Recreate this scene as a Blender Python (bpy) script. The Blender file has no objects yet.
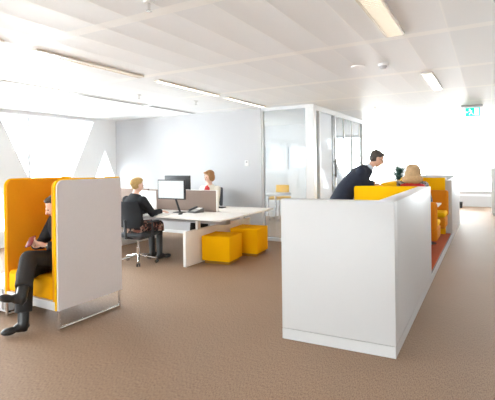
import bpy, bmesh, math, random
from mathutils import Vector, Matrix
random.seed(7)
S = bpy.context.scene
COL = S.collection
V = Vector
PI = math.pi

# ------------------------------------------------------------------ materials
def mat(name, color, rough=0.6, metal=0.0, var=0.04, vscale=12.0, bump=0.0, bscale=200.0, spec=0.5, sheen=0.0, coat=0.0):
    m = bpy.data.materials.new(name); m.use_nodes = True
    nt = m.node_tree; b = nt.nodes['Principled BSDF']
    b.inputs['Roughness'].default_value = rough
    b.inputs['Metallic'].default_value = metal
    b.inputs['Specular IOR Level'].default_value = spec
    if sheen: b.inputs['Sheen Weight'].default_value = sheen
    if coat:
        b.inputs['Coat Weight'].default_value = coat; b.inputs['Coat Roughness'].default_value = 0.25
    tc = nt.nodes.new('ShaderNodeTexCoord')
    n = nt.nodes.new('ShaderNodeTexNoise'); n.inputs['Scale'].default_value = vscale; n.inputs['Detail'].default_value = 4
    nt.links.new(tc.outputs['Object'], n.inputs['Vector'])
    mx = nt.nodes.new('ShaderNodeMix'); mx.data_type = 'RGBA'
    c = V(color[:3])
    mx.inputs[6].default_value = (*(c * (1 - var)), 1); mx.inputs[7].default_value = (*[min(1, x * (1 + var)) for x in c], 1)
    nt.links.new(n.outputs['Fac'], mx.inputs[0]); nt.links.new(mx.outputs[2], b.inputs['Base Color'])
    if bump:
        n2 = nt.nodes.new('ShaderNodeTexNoise'); n2.inputs['Scale'].default_value = bscale; n2.inputs['Detail'].default_value = 3
        nt.links.new(tc.outputs['Object'], n2.inputs['Vector'])
        bp = nt.nodes.new('ShaderNodeBump'); bp.inputs['Strength'].default_value = bump; bp.inputs['Distance'].default_value = 0.003
        nt.links.new(n2.outputs['Fac'], bp.inputs['Height']); nt.links.new(bp.outputs['Normal'], b.inputs['Normal'])
    return m

def emis(name, color, strength):
    m = bpy.data.materials.new(name); m.use_nodes = True
    b = m.node_tree.nodes['Principled BSDF']
    b.inputs['Base Color'].default_value = (*color, 1); b.inputs['Roughness'].default_value = 0.4
    b.inputs['Emission Color'].default_value = (*color, 1); b.inputs['Emission Strength'].default_value = strength
    return m

def glassmat(name, tint=(1, 1, 1), refl=0.08, milk=0.0, milkcol=(0.9, 0.92, 0.94)):
    m = bpy.data.materials.new(name); m.use_nodes = True
    nt = m.node_tree; nt.nodes.clear()
    out = nt.nodes.new('ShaderNodeOutputMaterial')
    tr = nt.nodes.new('ShaderNodeBsdfTransparent'); tr.inputs[0].default_value = (*tint, 1)
    gl = nt.nodes.new('ShaderNodeBsdfGlossy'); gl.inputs['Roughness'].default_value = 0.02
    fr = nt.nodes.new('ShaderNodeFresnel'); fr.inputs[0].default_value = 1.45
    mul = nt.nodes.new('ShaderNodeMath'); mul.operation = 'MULTIPLY_ADD'; mul.inputs[1].default_value = 1.3; mul.inputs[2].default_value = refl - 0.04
    nt.links.new(fr.outputs[0], mul.inputs[0])
    mx = nt.nodes.new('ShaderNodeMixShader')
    nt.links.new(mul.outputs[0], mx.inputs[0]); nt.links.new(tr.outputs[0], mx.inputs[1]); nt.links.new(gl.outputs[0], mx.inputs[2])
    last = mx
    if milk:
        df = nt.nodes.new('ShaderNodeBsdfTranslucent'); df.inputs[0].default_value = (*milkcol, 1)
        d2 = nt.nodes.new('ShaderNodeBsdfDiffuse'); d2.inputs[0].default_value = (*milkcol, 1)
        m3 = nt.nodes.new('ShaderNodeMixShader'); m3.inputs[0].default_value = 0.5
        nt.links.new(df.outputs[0], m3.inputs[1]); nt.links.new(d2.outputs[0], m3.inputs[2])
        m2 = nt.nodes.new('ShaderNodeMixShader'); m2.inputs[0].default_value = milk
        nt.links.new(mx.outputs[0], m2.inputs[1]); nt.links.new(m3.outputs[0], m2.inputs[2]); last = m2
    nt.links.new(last.outputs[0], out.inputs[0])
    return m

M = {}
M['wall'] = mat('wall_paint', (0.53, 0.535, 0.555), 0.7, var=0.01, bump=0.05)
M['facade'] = mat('facade_paint', (0.84, 0.85, 0.86), 0.6, var=0.01)
M['white'] = mat('white_laminate', (0.60, 0.595, 0.595), 0.4, var=0.008)
M['desk'] = mat('desk_white', (0.93, 0.91, 0.88), 0.4, var=0.01)
M['plastic_w'] = mat('white_plastic', (0.85, 0.85, 0.84), 0.4, var=0.01)
M['trim'] = mat('satin_aluminium', (0.72, 0.73, 0.75), 0.35, 0.6, var=0.02)
M['pframe'] = mat('partition_frame', (0.82, 0.84, 0.86), 0.4, 0.0, var=0.02)
M['dark'] = mat('black_plastic', (0.025, 0.026, 0.03), 0.45, var=0.1)
M['darkfab'] = mat('dark_mesh_fabric', (0.045, 0.048, 0.055), 0.8, var=0.15, bump=0.4, bscale=400)
M['darkgrey'] = mat('dark_grey_strip', (0.13, 0.125, 0.12), 0.5, var=0.05)
M['chrome'] = mat('polished_chrome', (0.78, 0.77, 0.76), 0.18, 1.0, var=0.02)
M['felt'] = mat('grey_wool_felt', (0.70, 0.655, 0.645), 0.95, var=0.03, vscale=40, bump=0.3, bscale=500, spec=0.2)
M['yellow'] = mat('yellow_wool', (0.97, 0.45, 0.003), 0.9, var=0.02, vscale=30, bump=0.2, bscale=500, spec=0.1)
M['lemon'] = mat('bright_yellow_wool', (0.97, 0.55, 0.004), 0.9, var=0.02, vscale=30, bump=0.2, bscale=500, spec=0.1)
M['orange'] = mat('orange_wool', (0.72, 0.255, 0.012), 0.85, var=0.04, vscale=30, bump=0.3, bscale=500, spec=0.2)
M['pouf'] = mat('pouf_fabric', (0.98, 0.50, 0.001), 0.9, var=0.02, vscale=20, bump=0.2, bscale=500, spec=0.1)
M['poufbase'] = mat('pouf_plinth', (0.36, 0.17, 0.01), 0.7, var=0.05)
M['redcarpet'] = mat('orange_red_carpet', (0.50, 0.12, 0.05), 0.95, var=0.12, vscale=80, bump=0.5, bscale=300, spec=0.1)
M['screen_fab'] = mat('brown_divider_fabric', (0.33, 0.255, 0.22), 0.9, var=0.04, vscale=30, bump=0.3, bscale=400, spec=0.2)
M['skin'] = mat('skin', (0.68, 0.41, 0.30), 0.55, var=0.04)
M['skinpale'] = mat('skin_pale', (0.80, 0.53, 0.42), 0.55, var=0.04)
M['black_cloth'] = mat('black_cloth', (0.022, 0.021, 0.023), 0.85, var=0.2, vscale=20, bump=0.6, bscale=60, spec=0.3)
M['black_trouser'] = mat('charcoal_trousers', (0.03, 0.027, 0.026), 0.85, var=0.2, vscale=15, bump=0.6, bscale=40, spec=0.3)
M['leather'] = mat('black_leather', (0.018, 0.017, 0.017), 0.3, var=0.2, bump=0.3, bscale=80)
M['suit'] = mat('navy_suit', (0.022, 0.027, 0.045), 0.8, var=0.15, vscale=15, bump=0.4, bscale=50, spec=0.3)
M['sweater'] = mat('dark_grey_knit', (0.035, 0.037, 0.042), 0.9, var=0.25, vscale=40, bump=0.7, bscale=120, spec=0.2)
M['cream'] = mat('cream_cardigan', (0.82, 0.77, 0.68), 0.9, var=0.05, vscale=30, bump=0.5, bscale=100, spec=0.2)
M['redtop'] = mat('red_top', (0.65, 0.045, 0.05), 0.85, var=0.08, vscale=30)
M['shirt'] = mat('pale_blue_shirt', (0.62, 0.70, 0.82), 0.8, var=0.03)
M['hair_blond'] = mat('blond_hair', (0.56, 0.37, 0.14), 0.55, var=0.3, vscale=50, bump=0.8, bscale=90)
M['hair_ash'] = mat('ash_blond_hair', (0.46, 0.31, 0.16), 0.55, var=0.35, vscale=40, bump=0.8, bscale=90)
M['hair_red'] = mat('reddish_hair', (0.36, 0.18, 0.07), 0.55, var=0.3, vscale=50, bump=0.8, bscale=90)
M['hair_dark'] = mat('dark_hair', (0.05, 0.038, 0.03), 0.5, var=0.3, vscale=50, bump=0.8, bscale=90)
M['hair_grey'] = mat('grey_brown_hair', (0.13, 0.11, 0.095), 0.5, var=0.3, vscale=50, bump=0.8, bscale=90)
M['eye'] = mat('eye_dark', (0.03, 0.02, 0.02), 0.2)
M['lips'] = mat('lips', (0.50, 0.14, 0.12), 0.5)
M['phone_red'] = mat('dark_red_plastic', (0.20, 0.012, 0.012), 0.3)
M['paper'] = mat('paper', (0.88, 0.88, 0.87), 0.8, var=0.02)
M['grey_metal'] = mat('grey_painted_metal', (0.42, 0.41, 0.42), 0.5, 0.2, var=0.05)
M['louvre'] = mat('louvre_metal', (0.74, 0.70, 0.63), 0.35, 0.3, var=0.02)
M['lamp_warm'] = emis('lamp_tube_warm', (1.0, 0.94, 0.82), 1.0)
M['lamp_white'] = emis('lamp_tube_white', (1.0, 0.96, 0.90), 14.0)
M['leaf'] = mat('leaf_green', (0.02, 0.06, 0.05), 0.6, var=0.3)
M['glass'] = glassmat('window_glass', (0.98, 1.0, 1.0), 0.05)
M['pglass'] = glassmat('partition_glass', (0.95, 0.97, 0.98), 0.07, 0.15)
M['podlining_shaded'] = mat('shaded_yellow_lining', (0.82, 0.33, 0.012), 0.85, var=0.03, vscale=30, bump=0.3, bscale=500, spec=0.1)  # yellow pod wool, darkened to carry the shade inside the pod
M['frost'] = glassmat('frosted_glass', (0.92, 0.93, 0.95), 0.05, 0.86, (0.84, 0.86, 0.89))

# carpet
def carpet():
    m = mat('brown_carpet', (0.26, 0.165, 0.115), 0.6, var=0.0, spec=0.2)
    nt = m.node_tree; b = nt.nodes['Principled BSDF']
    b.inputs['Sheen Weight'].default_value = 0.0; b.inputs['Sheen Roughness'].default_value = 0.4
    tc = nt.nodes.new('ShaderNodeTexCoord')
    mp = nt.nodes.new('ShaderNodeMapping'); mp.inputs['Scale'].default_value = (1, 0.25, 1)
    nt.links.new(tc.outputs['Object'], mp.inputs[0])
    n1 = nt.nodes.new('ShaderNodeTexNoise'); n1.inputs['Scale'].default_value = 170; n1.inputs['Detail'].default_value = 4
    nt.links.new(mp.outputs[0], n1.inputs['Vector'])
    n2 = nt.nodes.new('ShaderNodeTexNoise'); n2.inputs['Scale'].default_value = 1.3; n2.inputs['Detail'].default_value = 3
    nt.links.new(tc.outputs['Object'], n2.inputs['Vector'])
    r = nt.nodes.new('ShaderNodeValToRGB')
    r.color_ramp.elements[0].position = 0.34; r.color_ramp.elements[0].color = (0.248, 0.158, 0.103, 1)
    r.color_ramp.elements[1].position = 0.66; r.color_ramp.elements[1].color = (0.42, 0.287, 0.196, 1)
    nt.links.new(n1.outputs['Fac'], r.inputs[0])
    mx = nt.nodes.new('ShaderNodeMix'); mx.data_type = 'RGBA'; mx.blend_type = 'MULTIPLY'; mx.inputs[0].default_value = 0.12
    nt.links.new(r.outputs[0], mx.inputs[6]); nt.links.new(n2.outputs['Fac'], mx.inputs[7])
    nt.links.new(mx.outputs[2], b.inputs['Base Color'])
    bp = nt.nodes.new('ShaderNodeBump'); bp.inputs['Strength'].default_value = 0.35; bp.inputs['Distance'].default_value = 0.004
    nt.links.new(n1.outputs['Fac'], bp.inputs['Height']); nt.links.new(bp.outputs[0], b.inputs['Normal'])
    return m
M['carpet'] = carpet()

# ceiling: long metal trays between flat cross bands
def ceilmat():
    m = mat('metal_ceiling_trays', (0.84, 0.83, 0.82), 0.5, var=0.0, spec=0.2)
    nt = m.node_tree; b = nt.nodes['Principled BSDF']
    tc = nt.nodes.new('ShaderNodeTexCoord'); sp = nt.nodes.new('ShaderNodeSeparateXYZ')
    nt.links.new(tc.outputs['Object'], sp.inputs[0])
    def math_(op, a, bb=None, c=None):
        n = nt.nodes.new('ShaderNodeMath'); n.operation = op
        for i, x in enumerate((a, bb, c)):
            if x is None: continue
            if isinstance(x, (int, float)): n.inputs[i].default_value = x
            else: nt.links.new(x, n.inputs[i])
        return n.outputs[0]
    # joints every 0.39 m across X
    fx = math_('FRACT', math_('DIVIDE', math_('ADD', sp.outputs['X'], 20.17), 0.355))
    tri = math_('ABSOLUTE', math_('SUBTRACT', fx, 0.5))           # .5 at a joint
    joint = math_('GREATER_THAN', tri, 0.482)
    fy = math_('FRACT', math_('DIVIDE', math_('ADD', sp.outputs['Y'], 16.4 - 2.44 + 0.06), 1.64))
    band = math_('LESS_THAN', fy, 0.075)
    notband = math_('SUBTRACT', 1.0, band)
    jt = math_('MULTIPLY', joint, notband)
    mx = nt.nodes.new('ShaderNodeMix'); mx.data_type = 'RGBA'
    mx.inputs[6].default_value = (0.86, 0.875, 0.89, 1); mx.inputs[7].default_value = (0.94, 0.94, 0.93, 1)
    nt.links.new(math_('MAXIMUM', band, math_('MULTIPLY', jt, 0.6)), mx.inputs[0])
    nt.links.new(mx.outputs[2], b.inputs['Base Color'])
    hgt = math_('MULTIPLY', math_('MULTIPLY', math_('MULTIPLY', tri, tri), 4.0), notband)
    bp = nt.nodes.new('ShaderNodeBump'); bp.inputs['Strength'].default_value = 0.5; bp.inputs['Distance'].default_value = 0.008
    nt.links.new(hgt, bp.inputs['Height']); nt.links.new(bp.outputs[0], b.inputs['Normal'])
    return m
M['ceiling'] = ceilmat()

def screenmat():
    m = bpy.data.materials.new('monitor_spreadsheet'); m.use_nodes = True
    nt = m.node_tree; b = nt.nodes['Principled BSDF']
    tc = nt.nodes.new('ShaderNodeTexCoord')
    br = nt.nodes.new('ShaderNodeTexBrick'); br.offset = 0; br.inputs['Scale'].default_value = 1
    br.inputs['Color1'].default_value = (0.86, 0.93, 0.95, 1); br.inputs['Color2'].default_value = (0.93, 0.96, 0.90, 1)
    br.inputs['Mortar'].default_value = (0.62, 0.76, 0.85, 1)
    br.inputs['Brick Width'].default_value = 0.06; br.inputs['Row Height'].default_value = 0.022; br.inputs['Mortar Size'].default_value = 0.002
    mp = nt.nodes.new('ShaderNodeMapping'); mp.inputs['Rotation'].default_value = (PI / 2, 0, 0)
    nt.links.new(tc.outputs['Object'], mp.inputs[0]); nt.links.new(mp.outputs[0], br.inputs[0])
    nt.links.new(br.outputs[0], b.inputs['Emission Color']); b.inputs['Emission Strength'].default_value = 0.68
    b.inputs['Base Color'].default_value = (0.05, 0.05, 0.05, 1)
    return m
M['screen'] = screenmat()

def skirtmat():
    m = mat('patterned_skirt', (0.2, 0.1, 0.08), 0.85)
    nt = m.node_tree; b = nt.nodes['Principled BSDF']
    tc = nt.nodes.new('ShaderNodeTexCoord'); v = nt.nodes.new('ShaderNodeTexVoronoi'); v.inputs['Scale'].default_value = 28
    nt.links.new(tc.outputs['Object'], v.inputs['Vector'])
    r = nt.nodes.new('ShaderNodeValToRGB'); r.color_ramp.interpolation = 'CONSTANT'
    cols = [(0, (0.03, 0.02, 0.02, 1)), (0.4, (0.30, 0.12, 0.09, 1)), (0.62, (0.50, 0.32, 0.24, 1)), (0.8, (0.08, 0.03, 0.03, 1))]
    r.color_ramp.elements[0].color = cols[0][1]; r.color_ramp.elements[1].position = cols[1][0]; r.color_ramp.elements[1].color = cols[1][1]
    for p, c in cols[2:]:
        e = r.color_ramp.elements.new(p); e.color = c
    sep = nt.nodes.new('ShaderNodeSeparateColor'); nt.links.new(v.outputs['Color'], sep.inputs[0])
    nt.links.new(sep.outputs[0], r.inputs[0]); nt.links.new(r.outputs[0], b.inputs['Base Color'])
    return m
M['skirt'] = skirtmat()
def shawlmat():
    m = mat('red_and_grey_shawl', (0.5, 0.05, 0.08), 0.9)
    nt = m.node_tree; b = nt.nodes['Principled BSDF']
    tc = nt.nodes.new('ShaderNodeTexCoord'); w = nt.nodes.new('ShaderNodeTexNoise'); w.inputs['Scale'].default_value = 60
    nt.links.new(tc.outputs['Object'], w.inputs['Vector'])
    r = nt.nodes.new('ShaderNodeValToRGB')
    r.color_ramp.elements[0].position = 0.4; r.color_ramp.elements[0].color = (0.06, 0.065, 0.07, 1)
    r.color_ramp.elements[1].position = 0.6; r.color_ramp.elements[1].color = (0.42, 0.42, 0.43, 1)
    nt.links.new(w.outputs['Fac'], r.inputs[0]); nt.links.new(r.outputs[0], b.inputs['Base Color'])
    return m
M['knit'] = shawlmat()

# ------------------------------------------------------------------ mesh helpers
def bm_new(): return bmesh.new()

def addbox(bm, lo, hi, r=0.0, seg=2, rot=0.0, pivot=None):
    b = bmesh.new()
    bmesh.ops.create_cube(b, size=1.0)
    lo = V(lo); hi = V(hi)
    for v in b.verts:
        v.co = V((lo[i] + (v.co[i] + 0.5) * (hi[i] - lo[i]) for i in range(3)))
    if r > 0:
        bmesh.ops.bevel(b, geom=list(b.edges), offset=r, segments=seg, affect='EDGES', profile=0.5)
    if rot:
        p = V(pivot) if pivot is not None else (lo + hi) / 2
        bmesh.ops.rotate(b, verts=b.verts, cent=p, matrix=Matrix.Rotation(rot, 3, 'Z'))
    merge(bm, b)

def merge(bm, b):
    me = bpy.data.meshes.new('t'); b.to_mesh(me); b.free(); bm.from_mesh(me); bpy.data.meshes.remove(me)

def addcyl(bm, p1, p2, r1, r2=None, seg=16, cap=True):
    p1 = V(p1); p2 = V(p2); r2 = r1 if r2 is None else r2
    d = p2 - p1; L = d.length
    if L < 1e-6: return
    q = d.to_track_quat('Z', 'Y').to_matrix().to_4x4()
    bmesh.ops.create_cone(bm, cap_ends=cap, segments=seg, radius1=r1, radius2=r2, depth=L, matrix=Matrix.Translation((p1 + p2) / 2) @ q)

def addsph(bm, c, r, seg=16, rings=10, rad=None, basis=None):
    rad = rad or (r, r, r)
    m = Matrix.Translation(V(c))
    if basis is not None: m = m @ basis.to_4x4()
    m = m @ Matrix.Diagonal((rad[0], rad[1], rad[2], 1))
    bmesh.ops.create_uvsphere(bm, u_segments=seg, v_segments=rings, radius=1.0, matrix=m)

def caps(bm, p1, p2, r1, r2=None, seg=14):
    r2 = r1 if r2 is None else r2
    addcyl(bm, p1, p2, r1, r2, seg); addsph(bm, p1, r1, seg, 8); addsph(bm, p2, r2, seg, 8)

def tube(bm, pts, r, seg=10):
    for a, b in zip(pts[:-1], pts[1:]): addcyl(bm, a, b, r, seg=seg)
    for p in pts[1:-1]: addsph(bm, p, r, seg, 8)

def prism(bm, pts, ax, a, b, r=0.0):
    """pts 2-D polygon extruded along axis ax ('X','Y','Z') from a to b"""
    bb = bmesh.new()
    def mk(p, t):
        if ax == 'X': return (t, p[0], p[1])
        if ax == 'Y': return (p[0], t, p[1])
        return (p[0], p[1], t)
    A = [bb.verts.new(mk(p, a)) for p in pts]; B = [bb.verts.new(mk(p, b)) for p in pts]
    bb.faces.new(A); bb.faces.new(B[::-1])
    n = len(pts)
    for i in range(n): bb.faces.new((A[i], B[i], B[(i + 1) % n], A[(i + 1) % n]))
    bmesh.ops.recalc_face_normals(bb, faces=bb.faces)
    if r: bmesh.ops.bevel(bb, geom=list(bb.edges), offset=r, segments=2, affect='EDGES', profile=0.5)
    merge(bm, bb)

def rrect(u0, u1, v0, v1, r, corners=(1, 1, 1, 1), n=6):
    """rounded rectangle polygon; corners (u0v0,u1v0,u1v1,u0v1)"""
    pts = []
    for i, (cu, cv, a0) in enumerate(((u0, v0, PI), (u1, v0, 1.5 * PI), (u1, v1, 0), (u0, v1, 0.5 * PI))):
        if not corners[i]: pts.append((cu, cv)); continue
        su = 1 if cu == u0 else -1; sv = 1 if cv == v0 else -1
        for k in range(n + 1):
            a = a0 + k / n * PI / 2
            pts.append((cu + su * r + r * math.cos(a), cv + sv * r + r * math.sin(a)))
    return pts

def obj(name, bm, m, parent=None, smooth=True, ang=0.6):
    me = bpy.data.meshes.new(name); bm.to_mesh(me); bm.free()
    me.materials.append(M[m] if isinstance(m, str) else m)
    if smooth and len(me.polygons):
        me.polygons.foreach_set('use_smooth', [True] * len(me.polygons))
        me.set_sharp_from_angle(angle=ang)
    o = bpy.data.objects.new(name, me); COL.objects.link(o)
    if parent is not None:
        o.parent = parent
        o.matrix_parent_inverse = parent.matrix_basis.inverted()
    return o

def thing(name, label, cat, loc=(0, 0, 0), group=None):
    o = bpy.data.objects.new(name, None); COL.objects.link(o)
    o.empty_display_size = 0.1; o.location = loc
    o['label'] = label; o['category'] = cat
    if group: o['group'] = group
    return o
def tag(o, label, cat, group=None):
    o['label'] = label; o['category'] = cat
    if group: o['group'] = group
    return o
def struct(name, bm, m, parent=None):
    o = obj(name, bm, m, parent)
    if parent is None: o['kind'] = 'structure'
    return o
def box1(name, lo, hi, m, parent=None, r=0.0, seg=2):
    b = bm_new(); addbox(b, lo, hi, r, seg); return obj(name, b, m, parent)
def dup(root, delta, label, rotz=0.0):
    r = root.copy(); COL.objects.link(r)
    r.location = V(root.location) + V(delta); r.rotation_euler = (0, 0, rotz); r['label'] = label
    for ch in list(root.children):
        c = ch.copy(); COL.objects.link(c); c.parent = r; c.matrix_parent_inverse = ch.matrix_parent_inverse.copy()
        for g in ch.children:
            d = g.copy(); COL.objects.link(d); d.parent = c; d.matrix_parent_inverse = g.matrix_parent_inverse.copy()
    return r

# ------------------------------------------------------------------ camera
f, yaw, roll, cy, H = 422.396, -0.51793, 0.013123, 165.178, 1.54
cyw, syw, cr, sr = math.cos(yaw), math.sin(yaw), math.cos(roll), math.sin(roll)
R = V((cyw * cr, -syw * cr, -sr)); U = V((cyw * sr, -syw * sr, cr)); F = V((syw, cyw, 0))
cam = bpy.data.cameras.new('camera'); co = bpy.data.objects.new('camera', cam); COL.objects.link(co)
mw = Matrix.Identity(4)
for i in range(3):
    mw[i][0] = R[i]; mw[i][1] = U[i]; mw[i][2] = -F[i]
mw[2][3] = H
co.matrix_world = mw
cam.sensor_width = 36; cam.sensor_fit = 'HORIZONTAL'; cam.lens = f / 495 * 36
cam.shift_y = -(200 - cy) / 495; cam.clip_start = 0.05
S.camera = co

# ------------------------------------------------------------------ setting
X0, X1, Y0, Y1, CZ = -8.19, 2.6, -8.0, 17.0, 2.7
WT = 0.38
b = bm_new(); addbox(b, (X0 - WT, Y0 - 0.4, -0.2), (X1 + 0.2, Y1 + WT, 0)); struct('floor', b, 'carpet')
b = bm_new(); addbox(b, (X0 - WT, Y0 - 0.4, CZ), (X1 + 0.2, Y1 + WT, CZ + 0.25)); struct('ceiling', b, 'ceiling')
b = bm_new(); addbox(b, (X1, Y0, 0), (X1 + 0.2, Y1, CZ))
struct('wall_right', b, 'facade')

TOP, SILL, PER = 2.62, 0.32, 2.94
def wI(z): return max(0.0, (z - 0.24) * 0.477)
def wU(z): return max(0.0, (1.96 - z) * 0.435)
def facade(name, c0, u0, u1, axis, t0, t1):
    """wall of leaning struts between inverted and upright triangular openings; c0 centre of one inverted opening"""
    b = bm_new()
    ax = 'X' if axis == 'Y' else 'Y'
    prism(b, [(u0, TOP), (u1, TOP), (u1, CZ), (u0, CZ)], ax, t0, t1)
    prism(b, [(u0, 0), (u1, 0), (u1, SILL), (u0, SILL)], ax, t0, t1)
    k0 = int((u0 - c0) / PER) - 2
    def clip(poly):
        def cut(poly, lim, keep):
            out = []
            for i in range(len(poly)):
                p, q = poly[i], poly[(i + 1) % len(poly)]
                pi, qi = keep(p[0]), keep(q[0])
                if pi: out.append(p)
                if pi != qi:
                    t = (lim - p[0]) / (q[0] - p[0]); out.append((lim, p[1] + t * (q[1] - p[1])))
            return out
        poly = cut(poly, u0, lambda x: x >= u0 - 1e-9)
        return cut(poly, u1, lambda x: x <= u1 + 1e-9) if poly else poly
    for k in range(k0, k0 + 14):
        c = c0 + k * PER; cu = c + PER / 2
        for s in (1, -1):
            cu2 = c + s * PER / 2
            poly = [(c + s * wI(SILL), SILL), (cu2 - s * wU(SILL), SILL), (cu2, 1.96), (cu2, TOP), (c + s * wI(TOP), TOP)]
            poly = clip(poly)
            if len(poly) > 2: prism(b, poly, ax, t0, t1)
    return struct(name, b, 'facade')
facade('wall_left', 5.83, Y0, Y1, 'Y', X0 - WT, X0)
facade('wall_far', -0.96, X0, X1, 'X', Y1, Y1 + WT)
# glazing behind the struts
def window(n, lo, hi, axis, divs):
    b = bm_new(); addbox(b, lo, hi)
    w = struct('window_%d' % n, b, 'glass')
    fr = bm_new()
    for d in divs:
        if axis == 'Y':
            addbox(fr, (lo[0] - 0.03, d - 0.03, lo[2]), (hi[0] + 0.03, d + 0.03, hi[2]))
        else:
            addbox(fr, (d - 0.03, lo[1] - 0.03, lo[2]), (d + 0.03, hi[1] + 0.03, hi[2]))
    obj('window_frame', fr, 'pframe', w)
    return w
divs = [5.53 + k * PER / 2 for k in range(-6, 8)]
window(1, (X0 - WT + 0.02, Y0, SILL), (X0 - WT + 0.03, Y1, TOP), 'Y', divs)
window(2, (X0, Y1 + WT - 0.03, SILL), (X1, Y1 + WT - 0.02, TOP), 'X', [-0.96 + k * PER for k in range(-2, 2)])
# glazed wall behind the photographer
b = bm_new(); addbox(b, (X0, Y0 - 0.2, 0), (X1, Y0, 0.1)); addbox(b, (X0, Y0 - 0.2, 2.6), (X1, Y0, CZ))
for k in range(8):
    x = X0 + k * (X1 - X0 - 0.95) / 7; addbox(b, (x, Y0 - 0.2, 0.1), (x + 0.95, Y0, 2.6))
struct('wall_near', b, 'facade')
b = bm_new(); addbox(b, (X0, Y0 - 0.12, 0.1), (X1, Y0 - 0.11, 2.6)); struct('window_3', b, 'glass')

# partition wall with thermostat
YB = 7.65
b = bm_new(); addbox(b, (X0, YB, 0), (-4.03, YB + 0.12, CZ)); struct('wall_back', b, 'wall')
b = bm_new(); addbox(b, (X0 + 0.0, YB - 0.012, 0), (-4.05, YB - 0.0005, 0.07)); struct('baseboard_back', b, 'pframe')
# partition glazing: frame + pane
b = bm_new()
addbox(b, (-4.03, YB + 0.02, 0), (-3.995, YB + 0.10, CZ)); addbox(b, (-3.995, YB + 0.02, 0), (-3.0, YB + 0.10, 0.06)); addbox(b, (-3.995, YB + 0.02, 2.64), (-3.0, YB + 0.10, CZ))
addbox(b, (-3.06, YB + 0.0, 0), (-2.89, YB + 0.14, CZ))
struct('trim_1', b, 'pframe')
b = bm_new(); addbox(b, (-3.995, YB + 0.055, 0.06), (-3.06, YB + 0.065, 2.64)); struct('window_4', b, 'pglass')
# side partition along the corridor at X = -2.91
XS = -2.91
b = bm_new()
addbox(b, (XS - 0.08, YB + 0.14, 2.60), (XS, 11.4, CZ)); addbox(b, (XS - 0.08, 9.06, 0), (XS, 11.4, 0.06))
for y in (8.02, 9.0): addbox(b, (XS - 0.08, y, 0), (XS + 0.0, y + 0.06, 2.60))
struct('trim_2', b, 'pframe')
b = bm_new(); addbox(b, (XS - 0.05, YB + 0.14, 0.0), (XS - 0.04, 8.02, 2.60)); struct('window_5', b, 'pglass')
b = bm_new()
for y in (9.75, 10.45, 11.15): addbox(b, (XS - 0.05, y - 0.008, 0.06), (XS - 0.02, y + 0.008, 2.60))
addbox(b, (XS - 0.08, 11.36, 0.06), (XS, 11.4, 2.60))
struct('trim_3', b, 'desk')
b = bm_new(); addbox(b, (XS - 0.045, 9.06, 0.06), (XS - 0.035, 11.36, 2.60)); struct('window_6', b, 'pglass')
# door
b = bm_new(); addbox(b, (XS - 0.06, 8.085, 0.01), (XS - 0.02, 8.84, 2.59)); d = struct('door_1', b, 'frost')
b = bm_new(); addbox(b, (XS - 0.07, 8.84, 0.01), (XS - 0.01, 8.995, 2.59)); obj('door_edge', b, 'darkgrey', d)
b = bm_new(); addcyl(b, (XS + 0.045, 8.9, 1.25), (XS + 0.045, 8.9, 1.65), 0.014); addcyl(b, (XS - 0.02, 8.9, 1.3), (XS + 0.045, 8.9, 1.3), 0.01); addcyl(b, (XS - 0.02, 8.9, 1.6), (XS + 0.045, 8.9, 1.6), 0.01)
obj('door_handle', b, 'dark', d)
# back wall of the glazed meeting room, with window openings
YR = 11.3
b = bm_new()
ops = ((-5.82, -5.16), (-5.08, -4.50), (-7.3, -6.5))
zs0, zs1 = 1.42, 2.05
addbox(b, (X0, YR, 0), (XS - 0.08, YR + 0.1, zs0)); addbox(b, (X0, YR, zs1), (XS - 0.08, YR + 0.1, CZ))
xs = sorted([X0] + [v for o in ops for v in o] + [XS - 0.08])
for a, c in zip(xs[0::2], xs[1::2]): addbox(b, (a, YR, zs0), (c, YR + 0.1, zs1))
struct('wall_room', b, 'facade')
for n, (a, c) in enumerate(ops):
    b = bm_new(); addbox(b, (a, YR + 0.045, zs0), (c, YR + 0.055, zs1)); struct('window_%d' % (7 + n), b, 'frost')

# ceiling fixtures ----------------------------------------------------
def louvre_light(x, y0, y1, w, lampm, label, group):
    t = thing('ceiling_light', label, 'light', (x, (y0 + y1) / 2, CZ), group)
    b = bm_new()
    for s in (-1, 1): addbox(b, (x + s * w / 2 - 0.008, y0, CZ - 0.022), (x + s * w / 2 + 0.008, y1, CZ))
    for y in (y0, y1): addbox(b, (x - w / 2, y - 0.01, CZ - 0.022), (x + w / 2, y + 0.01, CZ))
    obj('frame', b, 'louvre', t)
    box1('diffuser', (x - w / 2 + 0.01, y0 + 0.01, CZ - 0.006), (x + w / 2 - 0.01, y1 - 0.01, CZ - 0.001), lampm, t)
    b = bm_new(); n = int((y1 - y0) / 0.035)
    for i in range(1, n):
        y = y0 + (y1 - y0) * i / n; addbox(b, (x - w / 2, y - 0.0025, CZ - 0.018), (x + w / 2, y + 0.0025, CZ - 0.007))
    obj('louvre_blades', b, 'louvre', t)
    return t
G1 = 'louvred ceiling lights'
louvre_light(-3.85, 0.75, 2.24, 0.09, 'lamp_warm', 'recessed strip light at the left edge of the photo, just its far end showing', G1)
louvre_light(-3.85, 2.58, 4.03, 0.09, 'lamp_warm', 'narrow louvred strip light in the ceiling above the yellow seating pod', G1)
louvre_light(-3.85, 4.34, 5.79, 0.09, 'lamp_white', 'lit white strip light above the desks, middle one of its line', G1)
louvre_light(-3.85, 6.07, 7.42, 0.09, 'lamp_white', 'bright strip light ending at the grey partition wall', G1)
louvre_light(-0.71, 2.45, 3.95, 0.15, 'lamp_warm', 'wide louvred ceiling light above the front of the white booth', G1)
louvre_light(-0.67, 5.87, 7.26, 0.13, 'lamp_white', 'short glowing ceiling light above the seated blond woman', G1)
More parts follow.
